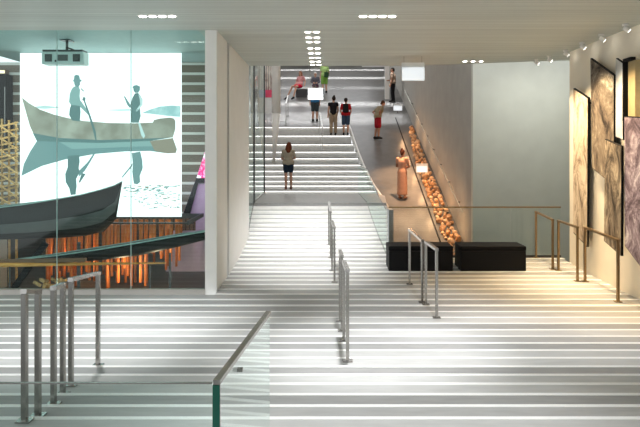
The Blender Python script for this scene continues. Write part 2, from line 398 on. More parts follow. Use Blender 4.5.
for (x0, y0), (x1, y1), lb in (
    ((24.6, 420), (38, 412.5), 'steel handrail furthest left on the near stairs'),
    ((53.6, 401.5), (62.8, 391.5), 'short steel handrail second from the left on the near stairs'),
    ((71, 385), (98, 364), 'steel handrail third from the left, below the hanging copper rods'),
    ((347.5, 360.5), (343.8, 340), 'nearest steel handrail of the middle row on the stairs'),
    ((341.9, 331), (340, 320.5), 'steel handrail directly behind the nearest one of the middle row'),
    ((334.5, 283), (332, 271), 'steel handrail of the middle row lower on the narrow flight'),
    ((330.6, 258), (328.8, 245), 'farthest steel handrail of the middle row on the narrow flight'),
    ((436.6, 318), (425.8, 305), 'steel handrail in front of the gap between the black benches'),
    ((422.2, 302.8), (409.5, 285), 'steel handrail in front of the shorter black bench'),
    ((552.7, 268.7), (536, 257.5), 'steel handrail beside the end of the longer black bench'),
    ((577.4, 281.5), (558.4, 270.6), 'middle one of the three bronze lit handrails by the picture wall'),
    ((618, 302), (585, 282), 'longest bronze lit handrail nearest to the picture wall')):
    handrail([(x0, y0, dn(y0)), (x1, y1, dn(y1))], lb, g, metal='bronze' if x1 > 500 else 'steel')
handrail([(322.3, 0, UD[7] + .15), (319.6, 0, UD[9] + .15)], 'steel handrail high on the upper stairs below the couple', g)
handrail([(286, 0, UD[10] + .2), (288, 0, UD[11] + .3)], 'steel handrail on the upper stairs beside the white pillar', g)

# ------------------------------------------------------------------ glass balustrades
# nearest one, at the head of the stairs: a side panel and a front panel meeting in a green edge
zb, zt = ZN[-3] + .03, EYE - (381.5 - HY) * 2.6 / F
A = Vector(((217 - VX) * 2.6 / F, 2.6)); B = Vector(((268.5 - VX) * 3.7 / F, 3.7)); Cc = Vector((-1.9, 2.6))
r = thing('glass_balustrade', 'nearest glass balustrade with slim steel rail and thick green glass edge', 'glass balustrade', (A.x, A.y, zb))
part(MB().bar((A.x, A.y, (zb + zt) / 2), (B.x, B.y, (zb + zt) / 2), .014, zt - zb), 'pane', 'glass', r)
part(MB().bar((Cc.x, Cc.y, (zb + zt) / 2 - .005), (A.x - .02, A.y, (zb + zt) / 2 - .005), .014, zt - zb - .01), 'pane', 'clearteal', r)
part(MB().box(A.x - .017, A.x + .014, A.y - .012, A.y + .004, zb, zt - .012), 'glass_edge', 'greenedge', r)
part(MB().bar((A.x, A.y - .01, zt), (B.x, B.y, zt), .03, .02), 'top_rail', 'steel', r)
part(MB().box(Cc.x, A.x - .02, 2.592, 2.608, zt - .0095, zt - .004), 'front_rail', 'steel', r)
for k in (.3,):
    p = A.lerp(B, k); part(MB().box(p.x + .004, p.x + .03, p.y - .012, p.y + .012, zt - .075, zt - .06), 'clip', 'steel', r)

# behind the bench
d = DN(25) - .15; zb = floor_z(d - .01); zt = EYE - (207 - HY) * d / F
r = thing('glass_balustrade', 'long glass balustrade with bronze rail behind the black benches', 'glass balustrade', (3.2, d, zb))
for a, b in ((GL, 2.9), (2.92, 4.05), (4.07, WR - .03)): part(MB().box(a, b, d - .008, d + .008, zb, zt - .02), 'pane', 'glass', r)
part(MB().box(GL, WR - .02, d - .02, d + .02, zt - .02, zt + .012), 'top_rail', 'bronze', r)
part(MB().box(GL, WR - .02, d - .025, d + .025, zb, zb + .05), 'base_rail', 'darkmetal', r)

# along the right of the narrow flight, rising with the upper stairs
def balustrade(pts, label, h):
    root = thing('glass_balustrade', label, 'glass balustrade', pts[0])
    for p, q in zip(pts, pts[1:]):
        p, q = Vector(p), Vector(q); n = Vector((.008, 0, 0)); u = Vector((0, 0, h))
        part(MB().prism([p - n, q - n, q - n + u, p - n + u], n * 2), 'pane', 'glass', root)
        part(MB().bar(p + u, q + u, .014, .014), 'top_rail', 'steel', root)
        part(MB().bar(p + Vector((0, 0, .015)), q + Vector((0, 0, .015)), .02, .025), 'base_rail', 'steel', root)
pts = [(GL - .03, DN(25), ZN[25])]
for n in (29, 33, 37): pts.append((GL - .03 - .012 * (n - 25), DN(n), ZN[n]))
pts += [(1.19, 21.8, ZN[37])]
balustrade(pts, 'glass balustrade along the narrow flight left of the black benches', .98)
# left side, beyond the white wall
pts = [(WL - .03, 15.12, ZN[29]), (WL - .12, DN(33), ZN[33]), (WL - .19, DN(37), ZN[37]), (-2.16, 21.8, ZN[37])]
root = thing('glass_screen', 'tall glass screen beyond the white wall left of the narrow flight', 'glass screen', pts[0])
for p, q in zip(pts, pts[1:]):
    p, q = Vector(p), Vector(q); n = Vector((.008, 0, 0)); hp = 5.2 + (p.y - 15) * .15 - p.z; hq = 5.2 + (q.y - 15) * .15 - q.z
    part(MB().prism([p - n, q - n, q - n + Vector((0, 0, hq)), p - n + Vector((0, 0, hp))], n * 2), 'pane', 'glass', root)
    part(MB().bar(p + Vector((0, 0, .03)), q + Vector((0, 0, .03)), .03, .05), 'base_rail', 'steel', root)
for q in (pts[2], pts[3]): part(MB().box(q[0] - .03, q[0] + .03, q[1] - .03, q[1] + .03, q[2], 6.3), 'mullion', 'darkmetal', root)

# ------------------------------------------------------------------ black benches
def bench(x0, x1, d, depth, h, label):
    z = floor_z(d + .02)
    prof = [(d, z + .003)]; dd = d
    k = 14
    for n in range(14, 37):
        if d < DN(n) < d + depth:
            prof += [(DN(n) - .006, ZN[n - 1] + .004), (DN(n) - .006, ZN[n] + .004)]
    prof += [(d + depth, prof[-1][1]), (d + depth, z + h - .1), (d, z + h - .1)]
    a, b = (x0 - VX) * d / F, (x1 - VX) * d / F
    r = thing('bench', label, 'bench', ((a + b) / 2, d + depth / 2, z))
    part(MB().prism([(a + .01, y, zz) for y, zz in prof], (b - a - .02, 0, 0)), 'base', 'black', r)
    part(MB().box(a, b, d - .01, d + depth + .01, z + h - .1, z + h, bevel=.03), 'seat', 'blackleather', r)
bench(388.5, 453.5, 12.24, .58, .5, 'shorter black box bench against the glass balustrade corner')
bench(460.5, 526.5, 12.24, .58, .5, 'longer black box bench nearer to the picture wall')

# ------------------------------------------------------------------ ceiling lights
def ceiling_light(x, y, d, n, pitch, label, size=.075):
    r = thing('ceiling_light', label, 'ceiling light', (x, y, CZ - .001), 'recessed ceiling lights')
    wd = pitch * (n - 1) + size + .04
    part(MB().box(x - wd / 2, x + wd / 2, d - .06, d + .06, CZ - .006, CZ - .001), 'frame', 'white', r)
    for i in range(n):
        cx = x + pitch * (i - (n - 1) / 2)
        part(MB().cone((cx, d, CZ - .014), (cx, d, CZ - .0062), size * .5, size * .5, 14), 'lamp', 'lamp', r)
def cd(y): return (CZ - EYE) * F / (HY - y)
for x, lb in ((157.5, 'four lamp ceiling light above the projection screen'), (377.5, 'four lamp ceiling light at the middle of the ceiling')):
    d = cd(16); X = (x - VX) * d / F
    ceiling_light(X, d, d, 4, .15, lb, .11)
for y, lb in zip((31.7, 37.3, 41.7, 48, 53, 57.5, 61.3, 64.5), ('nearest', 'second', 'third', 'fourth', 'fifth', 'sixth', 'seventh', 'farthest')):
    d = cd(y); ceiling_light(-.225, d, d, 2, .15, '%s twin lamp ceiling light of the row above the narrow flight' % lb, .1)
d = 14.3; ceiling_light((473 - VX) * d / F, d, d, 3, .19, 'three lamp ceiling light at the ceiling edge by the grey wall', .09)

# track spotlights by the picture wall
for i, (x, y, lb) in enumerate(((625.5, 26.5, 'nearest ceiling spotlight by the picture wall'), (601.4, 36.8, 'second nearest ceiling spotlight by the picture wall'), (582, 45, 'third ceiling spotlight by the picture wall'),
                     (567, 52.5, 'fourth ceiling spotlight by the picture wall'), (549, 58.5, 'fifth ceiling spotlight, at the corner of the grey wall'), (536, 61.5, 'farthest ceiling spotlight before the grey wall'))):
    d = cd(y - 2.5); X = min((x - VX) * d / F, 4.98)
    r = thing('spotlight', lb, 'spotlight', (X, d, CZ), 'ceiling spotlights by the picture wall')
    part(MB().cone((X, d, CZ), (X, d, CZ - .03), .05, .05), 'mount', 'white', r)
    part(MB().cone((X, d, CZ - .03), (X, d, CZ - .07), .012, .012), 'stem', 'white', r)
    hd = part(MB().cone((X - .03, d, CZ - .055), (X + .05, d - .015, CZ - .115), .036, .042), 'head', 'white', r)
    sub(MB().cone((X + .0505, d - .015, CZ - .1155), (X + .0545, d - .016, CZ - .1185), .034, .034), 'lens', 'lamp', r, hd)

# ------------------------------------------------------------------ hanging signs and lecterns
def hang_sign(x0, x1, y0, y1, d, ztop, label):
    a = at(x0, y0, d); b = at(x1, y1, d); c = (a + b) / 2
    r = thing('hanging_sign', label, 'sign', (c.x, d, a.z))
    part(MB().box(a.x, b.x, d, d + .1, b.z, a.z), 'housing', 'signtop', r)
    part(MB().box(a.x + .004, b.x - .004, d - .012, d - .001, b.z + .004, a.z - (a.z - b.z) * .28), 'sign_face', 'signlit', r)
    for x in (a.x + .05, b.x - .05): part(MB().cone((x, d + .05, a.z), (x, d + .05, ztop), .004, .004, 6), 'hanger', 'steel', r)
hang_sign(402, 424.5, 62.5, 80.5, 13.5, CZ, 'large blank white lit sign hanging by the grey wall')
hang_sign(308, 323, 88, 99.5, 15.0, CZ, 'small blank white sign hanging over the stairs, hiding a head')
def lectern(x, y, wpx, hpx, d, label):
    z0 = ramp_z(d) + .05 if d < UD[11] else upper_floor(d); c = at(x, y, d); wd = wpx * d / F; h = hpx * d / F
    r = thing('information_panel', label, 'sign', (c.x, d, z0))
    part(MB().box(c.x - .02, c.x + .02, d + .03, d + .06, z0, c.z), 'post', 'darkmetal', r)
    part(MB().box(c.x - wd / 2, c.x + wd / 2, d, d + .03, c.z - h / 2, c.z + h / 2), 'panel', 'signtop', r)
    part(MB().box(c.x - wd / 2 + .02, c.x + wd / 2 - .02, d - .006, d - .001, c.z - h / 2 + .02, c.z + h * .2), 'sign_face', 'signlit', r)
lectern(422, 168, 11.5, 9, 22.5, 'small white information panel standing among the amber rocks')
lectern(397.8, 107.5, 9, 6.5, 30.5, 'small white information panel at the top of the ramp')

# ------------------------------------------------------------------ picture panels on the right wall
def wallpt(x, y, X):
    d = X * F / (x - VX); return Vector((X, d, EYE + (HY - y) * d / F))
def picture(px, X, m, label, th=.04, edge='black', br=True):
    pts = [wallpt(x, y, X) for x, y in px]
    c = sum(pts, Vector()) / len(pts); 
    r = thing('picture_panel', label, 'picture', (X, c.y, min(p.z for p in pts)), 'picture panels on the cream wall')
    part(MB().prism(pts, (th, 0, 0)), 'panel', edge, r)
    q = [c + (p - c) * .985 for p in pts]
    o = part(MB().prism([p - Vector((.006, 0, 0)) for p in q], (.005, 0, 0)), 'print', m, r)
    for p in ((pts[0], pts[1]) if br else ()):
        part(MB().box(X + th, WR - .005, p.y - .015, p.y + .015, p.z - .12, p.z - .09), 'bracket', 'black', r)
    return r
picture([(573.5, 88), (588, 97.5), (587, 247), (573.5, 233)], 5.02, 'art1', 'tall narrow beige picture panel farthest from the viewer')
picture([(590.5, 58), (614, 75), (614, 186), (604, 178), (592, 168)], 5.02, 'art2', 'dark brown slanted picture panel reaching nearly to the ceiling')
picture([(605, 139), (621.5, 146), (621, 256), (604, 241)], 4.9, 'art3', 'brown woodland picture panel low beside the violet one', br=False)
picture([(624.5, 116), (664, 118), (664, 292), (640, 266), (625, 246)], 4.95, 'art4', 'violet and white picture panel cut by the photo edge', br=False)
picture([(616, 58), (623, 63), (623, 140), (616, 137)], 5.0, 'art5', 'narrow silver picture panel high above the brown woodland one', br=False)
a = wallpt(624.5, 62, 5.0); b = wallpt(631.5, 120, 5.0)
r = thing('display_case', 'slim gold lined wall case with black frame above the violet picture', 'display case', (5.0, (a.y + b.y) / 2, b.z))
part(MB().box(5.06, WR - .003, b.y, a.y, b.z, a.z), 'body', 'gold', r)
part(MB().box(4.98, 5.06, b.y - .02, a.y + .02, a.z, a.z + .05), 'top_frame', 'black', r)
part(MB().box(4.98, 5.06, a.y, a.y + .03, b.z, a.z), 'side_frame', 'black', r)
part(MB().box(5.0, 5.06, b.y - .02, a.y + .02, b.z - .04, b.z), 'bottom_frame', 'black', r)

# handrail on the ramp wall
r = thing('wall_handrail', 'thin dark handrail climbing the grey ramp wall', 'handrail', (SW - .08, 17.6, ramp_z(17.6) + .9))
P = [Vector((SW - .09, dd, ramp_z(dd) + 1.0)) for dd in (18, 31)]
part(MB().cone(P[0], P[1], .014, .014, 8), 'rail', 'greywall', r)
for i in range(9):
    p = P[0].lerp(P[1], (i + .5) / 9); part(MB().box(p.x, SW - .002, p.y - .015, p.y + .015, p.z - .05, p.z - .02), 'bracket', 'darkmetal', r)

# pillars on the upper level
d = UD[5] + .2; zf = upper_floor(d)
xc = (276.3 - VX) * d / F
tag(MB().cone(((273.6 - VX) * d / F, d, zf), (xc, d, zf + 2.0), .04, .165, 20).cone((xc, d, zf + 2.0), (xc, d, 9.4), .165, .165, 20).build('pillar', 'white'),
    'white round pillar tapering to a point on the upper stairs', 'pillar', kind='structure')
d = UD[13] + .84
struct(MB().box((385 - VX) * d / F, (389.5 - VX) * d / F, d, d + .2, upper_floor(d), 9.4), 'wall_pier', 'white')

# ------------------------------------------------------------------ exhibit hall
SD = 13.0            # distance of the projection screen
def sp(x, y, k=0): p = at(x, y, SD); return (p.x, SD - .004 * k, p.z)
a, b = at(20, 53, SD), at(181, 218, SD)
SCOL = [('screen_white', (.95, 1., .99), 1.3), ('screen_hull', (.40, .44, .36), .9), ('screen_teal', (.17, .33, .33), .72), ('screen_dark', (.10, .22, .215), .72),
        ('screen_mid', (.27, .46, .44), .72), ('screen_hill', (.42, .66, .66), .8), ('screen_pale', (.55, .74, .72), .85), ('screen_brown', (.33, .29, .21), .7)]
for nme, c, e in SCOL:
    m = mat(nme, (.04, .04, .04), .6, noise=.02)
    bs = m.node_tree.nodes['Principled BSDF']; bs.inputs['Emission Color'].default_value = (*c, 1); bs.inputs['Emission Strength'].default_value = e
    M[nme] = m
def smix(name, c0, c1, scale, e):
    m = bpy.data.materials.new(name); m.use_nodes = True; nt = m.node_tree; bs = nt.nodes['Principled BSDF']
    bs.inputs['Base Color'].default_value = (.04, .04, .04, 1)
    tc = nt.nodes.new('ShaderNodeTexCoord'); n = nt.nodes.new('ShaderNodeTexNoise'); n.inputs['Scale'].default_value = scale; n.inputs['Detail'].default_value = 5
    cr = nt.nodes.new('ShaderNodeValToRGB'); cr.color_ramp.elements[0].position = .4; cr.color_ramp.elements[1].position = .66
    cr.color_ramp.elements[0].color = (*c0, 1); cr.color_ramp.elements[1].color = (*c1, 1)
    nt.links.new(tc.outputs['Object'], n.inputs['Vector']); nt.links.new(n.outputs['Fac'], cr.inputs['Fac'])
    nt.links.new(cr.outputs['Color'], bs.inputs['Emission Color']); bs.inputs['Emission Strength'].default_value = e
    M[name] = m
smix('screen_hull', (.29, .285, .215), (.50, .52, .42), 2.2, .68)
smix('screen_hill', (.34, .58, .58), (.55, .78, .77), 5, .8)
r = thing('projection_screen', 'large bright screen showing two men standing in a long boat on calm water', 'projection screen', ((a.x + b.x) / 2, SD, b.z))
part(MB().box(a.x, b.x, SD + .002, SD + .06, b.z, a.z), 'surface', 'screen_white', r)
mats = [n for n, _, _ in SCOL]
im = MB()
def shape(pts, mi, k): im.poly([sp(x, y, k) for x, y in pts], mi)
shape([(142, 113), (150, 109.5), (160, 106.5), (172, 105.5), (180.5, 106), (180.5, 117), (168, 116), (152, 114)], 5, 1)
shape([(28, 107.5), (45, 105.5), (62, 107.5), (45, 109)], 6, 1)
shape([(100, 110), (128, 109), (142, 110.5), (120, 111)], 6, 1)
shape([(22, 97.5), (29, 103), (40, 109.5), (54, 114.5), (68, 118), (84, 121), (110, 123), (135, 123.3), (153, 122.5), (154, 120), (160, 118.5), (170, 117.5), (174, 118.5), (175.5, 121), (175.5, 129), (173, 137.5), (150, 138.5), (120, 140), (80, 140), (50, 139), (37, 141), (30, 126)], 1, 2)
shape([(33, 133), (60, 138), (100, 140), (150, 138.5), (172, 137.5), (150, 141), (100, 143), (60, 142), (37, 141)], 3, 3)
shape([(37, 141), (60, 142), (100, 143), (150, 141), (173, 138), (177, 149), (176, 153), (168, 153.5), (150, 151), (125, 151.5), (95, 154), (65, 159.5), (42, 166), (21.5, 176), (24, 164), (30, 152)], 2, 2)
shape([(60, 142), (100, 143), (150, 141), (173, 138), (175.5, 146), (140, 146.5), (100, 148), (72, 149)], 4, 3)
shape([(150, 141), (173, 138), (177, 149), (176, 153), (168, 153.5), (155, 151)], 7, 4)
# first figure and his reflection
shape([(73, 81.3), (74.2, 79), (74.6, 75.6), (77, 74.8), (79.6, 75.6), (80.2, 79), (82.5, 81), (80.5, 82), (80.3, 85), (78.8, 87), (76, 87), (74.6, 84.5), (74.4, 82)], 2, 4)
shape([(74.5, 86.5), (79, 86.5), (80.5, 90), (80, 96), (80.5, 100), (84, 105), (90, 113.5), (88.5, 115), (81, 107.5), (78, 106), (71.5, 105.5), (69.3, 102), (70, 94), (72, 89)], 4, 4)
shape([(71.5, 105), (80.5, 106), (81, 112), (80.3, 121.5), (72.5, 120.5), (69.5, 115), (70, 109)], 3, 5)
shape([(84, 96.5), (86, 98), (85.5, 101), (90, 113), (96, 131), (97, 140), (95.6, 140), (93, 129), (88, 113), (84, 101), (82.5, 100)], 3, 5)
shape([(81.5, 88), (84.5, 91), (84, 92), (81, 89)], 3, 5)
shape([(68, 156), (79.5, 155), (80, 162), (79, 168), (80, 172), (76.5, 179), (77, 186), (76, 194.5), (71, 195), (69.5, 188), (66, 182), (65.5, 174), (68, 167)], 3, 4)
shape([(79, 171), (88, 162), (96, 150), (97.5, 150), (90, 163), (85, 171), (79, 177)], 2, 4)
shape([(82, 173), (86, 174), (84, 177), (80, 183), (79, 182)], 3, 4)
# second figure and his reflection
shape([(132.5, 87.3), (134, 85.6), (137, 85), (140.3, 86.6), (140.2, 90), (138.5, 92.8), (135.5, 93), (133.8, 91), (133.5, 88.6)], 2, 4)
shape([(135, 93.5), (138.5, 93), (141.5, 97), (141, 102), (140.2, 109), (132, 111.5), (131.3, 104), (132.5, 98)], 3, 4)
shape([(138.5, 94), (143, 99), (142.8, 105), (137, 112), (136, 110.5), (140.5, 104.5), (140, 99)], 6, 5)
shape([(131.5, 110.5), (140.3, 109), (141, 116), (139, 122.8), (132, 122.8), (131, 117)], 3, 5)
shape([(124, 96.5), (125, 96), (130.5, 104.5), (132, 106), (130, 108), (127.5, 105)], 2, 4)
shape([(138.5, 123), (140.5, 123), (145.5, 136), (143.8, 138.5), (141.5, 135)], 6, 6)
shape([(132, 153), (140.5, 151.5), (142.5, 160), (143, 168), (140, 176), (140.5, 182), (137.5, 184.5), (134, 183.5), (132.5, 172), (133, 164)], 2, 4)
shape([(133, 163), (132.3, 166.5), (122.5, 178), (121.8, 177)], 2, 4)
rnd = random.Random(3)
for _ in range(190):
    t = rnd.random(); x = 122 + 56 * rnd.random(); y = 185 + 23 * (t ** 1.3)
    if y > 186 + (x - 122) * .55 + 10: continue
    wd = rnd.uniform(1.2, 5.5); shape([(x, y), (min(x + wd, 180), y + rnd.uniform(-.6, .4)), (min(x + wd * .9, 180), y + .55), (x + wd * .2, y + .6)], rnd.choice((2, 3, 4, 7)), 3)
part(im, 'image', mats, r)

# projector hung from the hall ceiling
pd = 11.4
a, b = at(41.5, 51.5, pd), at(83.5, 64, pd)
r = thing('projector', 'pale projector hanging from the ceiling in front of the bright screen', 'projector', ((a.x + b.x) / 2, pd, b.z))
cx = (a.x + b.x) / 2
part(MB().box(a.x, b.x, pd, pd + .26, b.z, a.z, bevel=.012), 'body', mat('projector shell', (.72, .76, .74), .5, noise=.05), r)
part(MB().box(a.x + .02, b.x - .02, pd - .006, pd + .24, a.z, a.z + .035), 'top_plate', 'darkmetal', r)
for x in (a.x + .13, b.x - .13):
    f = part(MB().box(x - .065, x + .065, pd - .012, pd - .001, b.z + .045, a.z - .05), 'vent', 'darkmetal', r)
    sub(MB().box(x - .035, x + .035, pd - .018, pd - .013, b.z + .075, a.z - .08), 'fan', 'hullgrey', r, f)
part(MB().box(cx - .1, cx + .1, pd - .012, pd - .001, b.z + .06, a.z - .06), 'grille', 'hullgrey', r)
part(MB().box(cx - .14, cx - .115, pd - .012, pd - .001, b.z + .04, b.z + .075), 'socket', 'black', r)
part(MB().cone((cx, pd + .2, a.z + .035), (cx, pd + .2, CZ), .025, .025), 'pole', 'darkmetal', r)
part(MB().cone((cx, pd + .17, a.z + .11), (cx + .16, pd + .17, a.z + .05), .012, .012, 8), 'cable', 'black', r)
part(MB().box(cx - .1, cx + .1, pd + .1, pd + .3, CZ - .012, CZ), 'mount', 'darkmetal', r)

# canoes
def hull(sections, name, label, mats3, loc, rim=.03):
    """sections: list of (centre, half width, depth below the gunwale); an open-topped shell with a rounded bottom"""
    bm = MB(); n = 9; rows = []
    for c, hw, dep in sections:
        c = Vector(c); row = []
        for i in range(n):
            t = PI * i / (n - 1); row.append(bm.bm.verts.new((c.x, c.y - hw * math.cos(t), c.z - dep * math.sin(t) ** .75)))
        rows.append(row)
    for r0, r1 in zip(rows, rows[1:]):
        for i in range(n - 1):
            f = bm.bm.faces.new((r0[i], r1[i], r1[i + 1], r0[i + 1])); f.smooth = True
            f.material_index = 1 if i in (1,) else 0
    for r0, r1 in zip(rows, rows[1:]):
        f = bm.bm.faces.new((r0[0], r0[-1], r1[-1], r1[0])); f.material_index = 0     # dark interior just under the rim
    root = thing(name, label, 'canoe', loc)
    part(bm, 'hull', mats3[:2], root)
    for sgn in (-1, 1):
        g = MB(); pr = None
        for c, hw, dep in sections:
            c = Vector(c); p = Vector((c.x, c.y + sgn * hw, c.z + .008))
            if pr is not None and (p - pr).length > 1e-4: g.bar(pr, p, rim, rim)
            pr = p
        part(g, 'gunwale', mats3[2], root)
    return root
D1 = 11.75
top = [(-60, 211), (-20, 209), (10, 206), (35, 203), (60, 199), (85, 194.5), (104, 189.5), (116, 185.5), (122, 182)]
bot = [240, 240, 239.5, 239, 238, 236, 231.5, 219, 184]
hw = [.42, .44, .42, .38, .32, .24, .15, .07, .012]
sec = [(at(x, y, D1), h, (by - y) * D1 / F) for (x, y), by, h in zip(top, bot, hw)]
c1 = hull(sec, 'canoe', 'black canoe with upswept bow in front of the screen', ('hull', 'hullgrey', 'gunwale'), (-6.0, D1, .9), .018)
D2 = 11.35
top = [(16, 259.8), (30, 258.3), (60, 254.5), (100, 248.5), (140, 242), (175, 236), (205, 231.5), (209, 230.8)]
dep = [.01, .06, .16, .22, .25, .22, .16, .15]
hw = [.01, .06, .16, .20, .20, .17, .10, .09]
# the long one swings away to the right, passing behind the white wall end
sec = [(at(x, y, D2 + max(0, (x - 100)) * .003), h, dp) for (x, y), h, dp in zip(top, hw, dep)]
c2 = hull(sec, 'canoe', 'long slender black canoe with teal rim below the screen', ('hull', 'hull', 'gunwale'), (-4.3, D2, .2), .02)
# stand of the canoes
r = thing('canoe_stand', 'dark steel stand carrying the two black canoes', 'stand', (-4.6, 11.6, -.35))
p = at(79, 239, 11.75); part(MB().bar((p.x, 11.75, -.35), (p.x, 11.75, p.z - .06), .05, .05), 'post', 'darkmetal', r)
p = at(-30, 242, 11.75); part(MB().bar((p.x, 11.75, -.35), (p.x, 11.75, p.z - .06), .05, .05), 'post', 'darkmetal', r)
part(MB().bar(at(12, 291, 11.9), at(46, 243, 11.9), .05, .12), 'brace', 'black', r)
p = at(170, 236, 11.56); part(MB().bar((p.x, 11.56, -.35), (p.x, 11.56, p.z - .32), .04, .04), 'post', 'darkmetal', r)
# long timber pole in front of the canoes
a, b = at(-40, 265.5, 10.95), at(166, 263, 11.2)
r = thing('timber_pole', 'long orange timber pole lying level in front of the canoes', 'pole', (a + b) / 2)
part(MB().cone(a, b, .045, .016, 10), 'shaft', 'wood', r)
part(MB().bar(at(-40, 261.5, 11.05), at(86, 259.8, 11.05), .05, .06), 'board', mat('brown board', (.22, .10, .05), .5, noise=.15), r)
for x in (10, 150):
    p = at(x, 265, 11.0 + .2 * (x > 100)); part(MB().bar((p.x, p.y, -.35), (p.x, p.y, p.z - .02), .03, .03), 'support', 'darkmetal', r)

# copper rods hanging below the screen
rail_z = at(0, 217, 13.1).z
proto = []
for k in range(3):
    o = MB().cone((0, 0, -1 - .28 * k), (0, 0, 0), .028, .028, 10).build('hanging_rod', 'rod')
    proto.append(o)
rnd = random.Random(11)
spots = []
tries = 0
while len(spots) < 84 and tries < 4000:
    tries += 1
    x = rnd.uniform(47, 182); dd = rnd.uniform(12.1, 13.54)
    X = (x - VX) * dd / F
    if any((X - q[0]) ** 2 + (dd - q[1]) ** 2 < .075 ** 2 for q in spots): continue
    spots.append((X, dd, x))
for i, (X, dd, x) in enumerate(spots):
    k = i % 3
    o = proto[k] if i < 3 else proto[k].copy()
    if i >= 3: COL.objects.link(o)
    bot_y = rnd.uniform(262, 293) if x < 150 else rnd.uniform(243, 282) - (x - 150) * .35
    zt = at(0, 219 if dd > 12.9 else 224, dd).z
    zt -= .012; zb = max(at(0, bot_y, dd).z, -.34)
    L = zt - zb
    o.scale = (1, 1, L / (1 + .28 * k)); o.location = (X, dd, zt)
    tag(o, 'thin copper orange rod hanging in the dense cluster below the projection screen', 'rod', 'copper rods hanging below the screen')
x0, x1 = at(45, 0, 13).x, at(184, 0, 13).x
r = thing('rod_rail', 'dark grid under the screen from which the copper rods hang', 'rail', ((x0 + x1) / 2, 12.9, rail_z))
part(MB().box(x0 - .1, x1 + .1, 13.64, 13.70, at(0, 232, 13.4).z, at(0, 216, 13.4).z), 'backboard', 'brown', r)
zr = at(0, 218, 13.0).z
for dd in (12.95, 13.3, 13.62): part(MB().box(x0 - .1, x1 + .28, dd - .02, dd + .02, zr, zr + .03), 'rail', 'darkmetal', r)
for dd in (12.2, 12.6): part(MB().box(x0 - .1, x1 + .28, dd - .02, dd + .02, at(0, 223.9, dd).z, at(0, 223.9, dd).z + .03), 'rail', 'darkmetal', r)
part(MB().box(x1 + .24, x1 + .28, 12.2, 13.7, at(0, 223.9, 12.2).z - .02, zr + .03), 'end_bar', 'darkmetal', r)

# golden timber frame at the left edge
r = thing('timber_lattice', 'golden open lattice of laths standing at the left edge behind the glass', 'lattice', (at(6, 0, 12.9).x, 12.9, -.35))
a, b = at(-14, 118, 12.9), at(18.5, 205, 12.9)
rnd = random.Random(5)
for i in range(14):
    y = 122 + 6 * i
    part(MB().bar(at(-16, y + 8, 12.9 + .05 * (i % 2)), at(18, y + rnd.uniform(-2, 2), 12.9 + .05 * (i % 2)), .03, .035), 'lath', 'lattice', r)
for i in range(5):
    x = -12 + 7 * i
    p = at(x, 122 - (18 - x) * .2, 13.0); part(MB().bar((p.x, 13.02, -.35), p, .035, .035), 'upright', 'lattice', r)
for i in range(7):
    y = 128 + 12 * i; part(MB().bar(at(-14, y - 12, 12.82), at(18, y + 10, 12.82), .025, .03), 'brace', 'lattice', r)
# black cabinet, lamp box and grey plinth at the left edge
a, b = at(-20, 74, 14.2), at(6.5, 150, 14.2)
r = thing('wall_cabinet', 'tall black cabinet at the left edge above the timber lattice', 'cabinet', ((a.x + b.x) / 2, 13.6, b.z))
part(MB().box(a.x, b.x, 14.2, 14.49, b.z, a.z), 'body', 'black', r); part(MB().box(b.x - .04, b.x - .02, 14.18, 14.199, b.z + .3, a.z - .3), 'handle', 'steel', r)
p = at(3.5, 70, 14.3)
r = thing('wall_lamp', 'small warm lamp box on top of the black cabinet', 'lamp', (p.x, 13.5, a.z))
part(MB().box(p.x - .08, p.x + .08, 14.24, 14.4, a.z + .002, a.z + .11), 'housing', 'brown', r)
part(MB().box(p.x - .06, p.x + .06, 14.225, 14.239, a.z + .02, a.z + .09), 'diffuser', mat('lamp glow', (1, .8, .5), emit=.9), r)
a, b = at(-30, 240, 12.2), at(5, 300, 12.5)
tag(shift_origin(MB().box(a.x, b.x, 12.2, 12.6, -.35, a.z, bevel=.02).build('plinth', 'sidewall'), ((a.x + b.x) / 2, 12.4, -.35)), 'grey plinth at the left edge under the canoe', 'plinth')
# little heap of driftwood on the hall floor
r = thing('driftwood_heap', 'small pale heap of wood pieces on the dark hall floor', 'driftwood', (at(52, 0, 11.9).x, 11.9, -.35))
rnd = random.Random(8)
for i in range(16):
    p = at(52 + rnd.uniform(-10, 10), 0, 11.9); yy = 11.85 + rnd.uniform(-.2, .3); zz = -.33 + .035 * (i % 5) * 2
    part(MB().bar((p.x, yy, zz), (p.x + rnd.uniform(-.28, .28), yy + rnd.uniform(-.1, .1), zz + rnd.uniform(.02, .09)), .05, .05), 'wood_piece', 'lattice', r)

# purple corner with its bright picture
a, b = at(183, 0, 14.2), at(214, 0, 14.2)
m = mat('lilac wall', (.50, .36, .46), .6, noise=.06)
struct(MB().prism([at(197, 176, 14.2), at(212, 176, 14.2), at(212, 302, 14.2), at(166, 302, 14.2), at(166, 238, 14.2), at(181, 219, 14.2)], (0, .08, 0)), 'wall_lilac', m)
tag(shift_origin(MB().prism([at(196.5, 178, 14.0), at(205, 151, 14.0), at(212, 150, 14.0), at(212, 178, 14.0)], (0, .04, 0)).build('video_screen', ramp_mat('magenta flowers', [(.42, (.75, .02, .16)), (.52, (.85, .20, .42)), (.6, (.95, .85, .9))], 7)), at(204, 178, 14.0)),
    'slanted magenta and white picture screen beside the white wall end', 'screen')  # flat video screen standing free before the wall, nothing hangs it
nt = bpy.data.objects['video_screen'].data.materials[0].node_tree
nt.links.new(nt.nodes['Color Ramp'].outputs['Color'], nt.nodes['Principled BSDF'].inputs['Emission Color']); nt.nodes['Principled BSDF'].inputs['Emission Strength'].default_value = .8
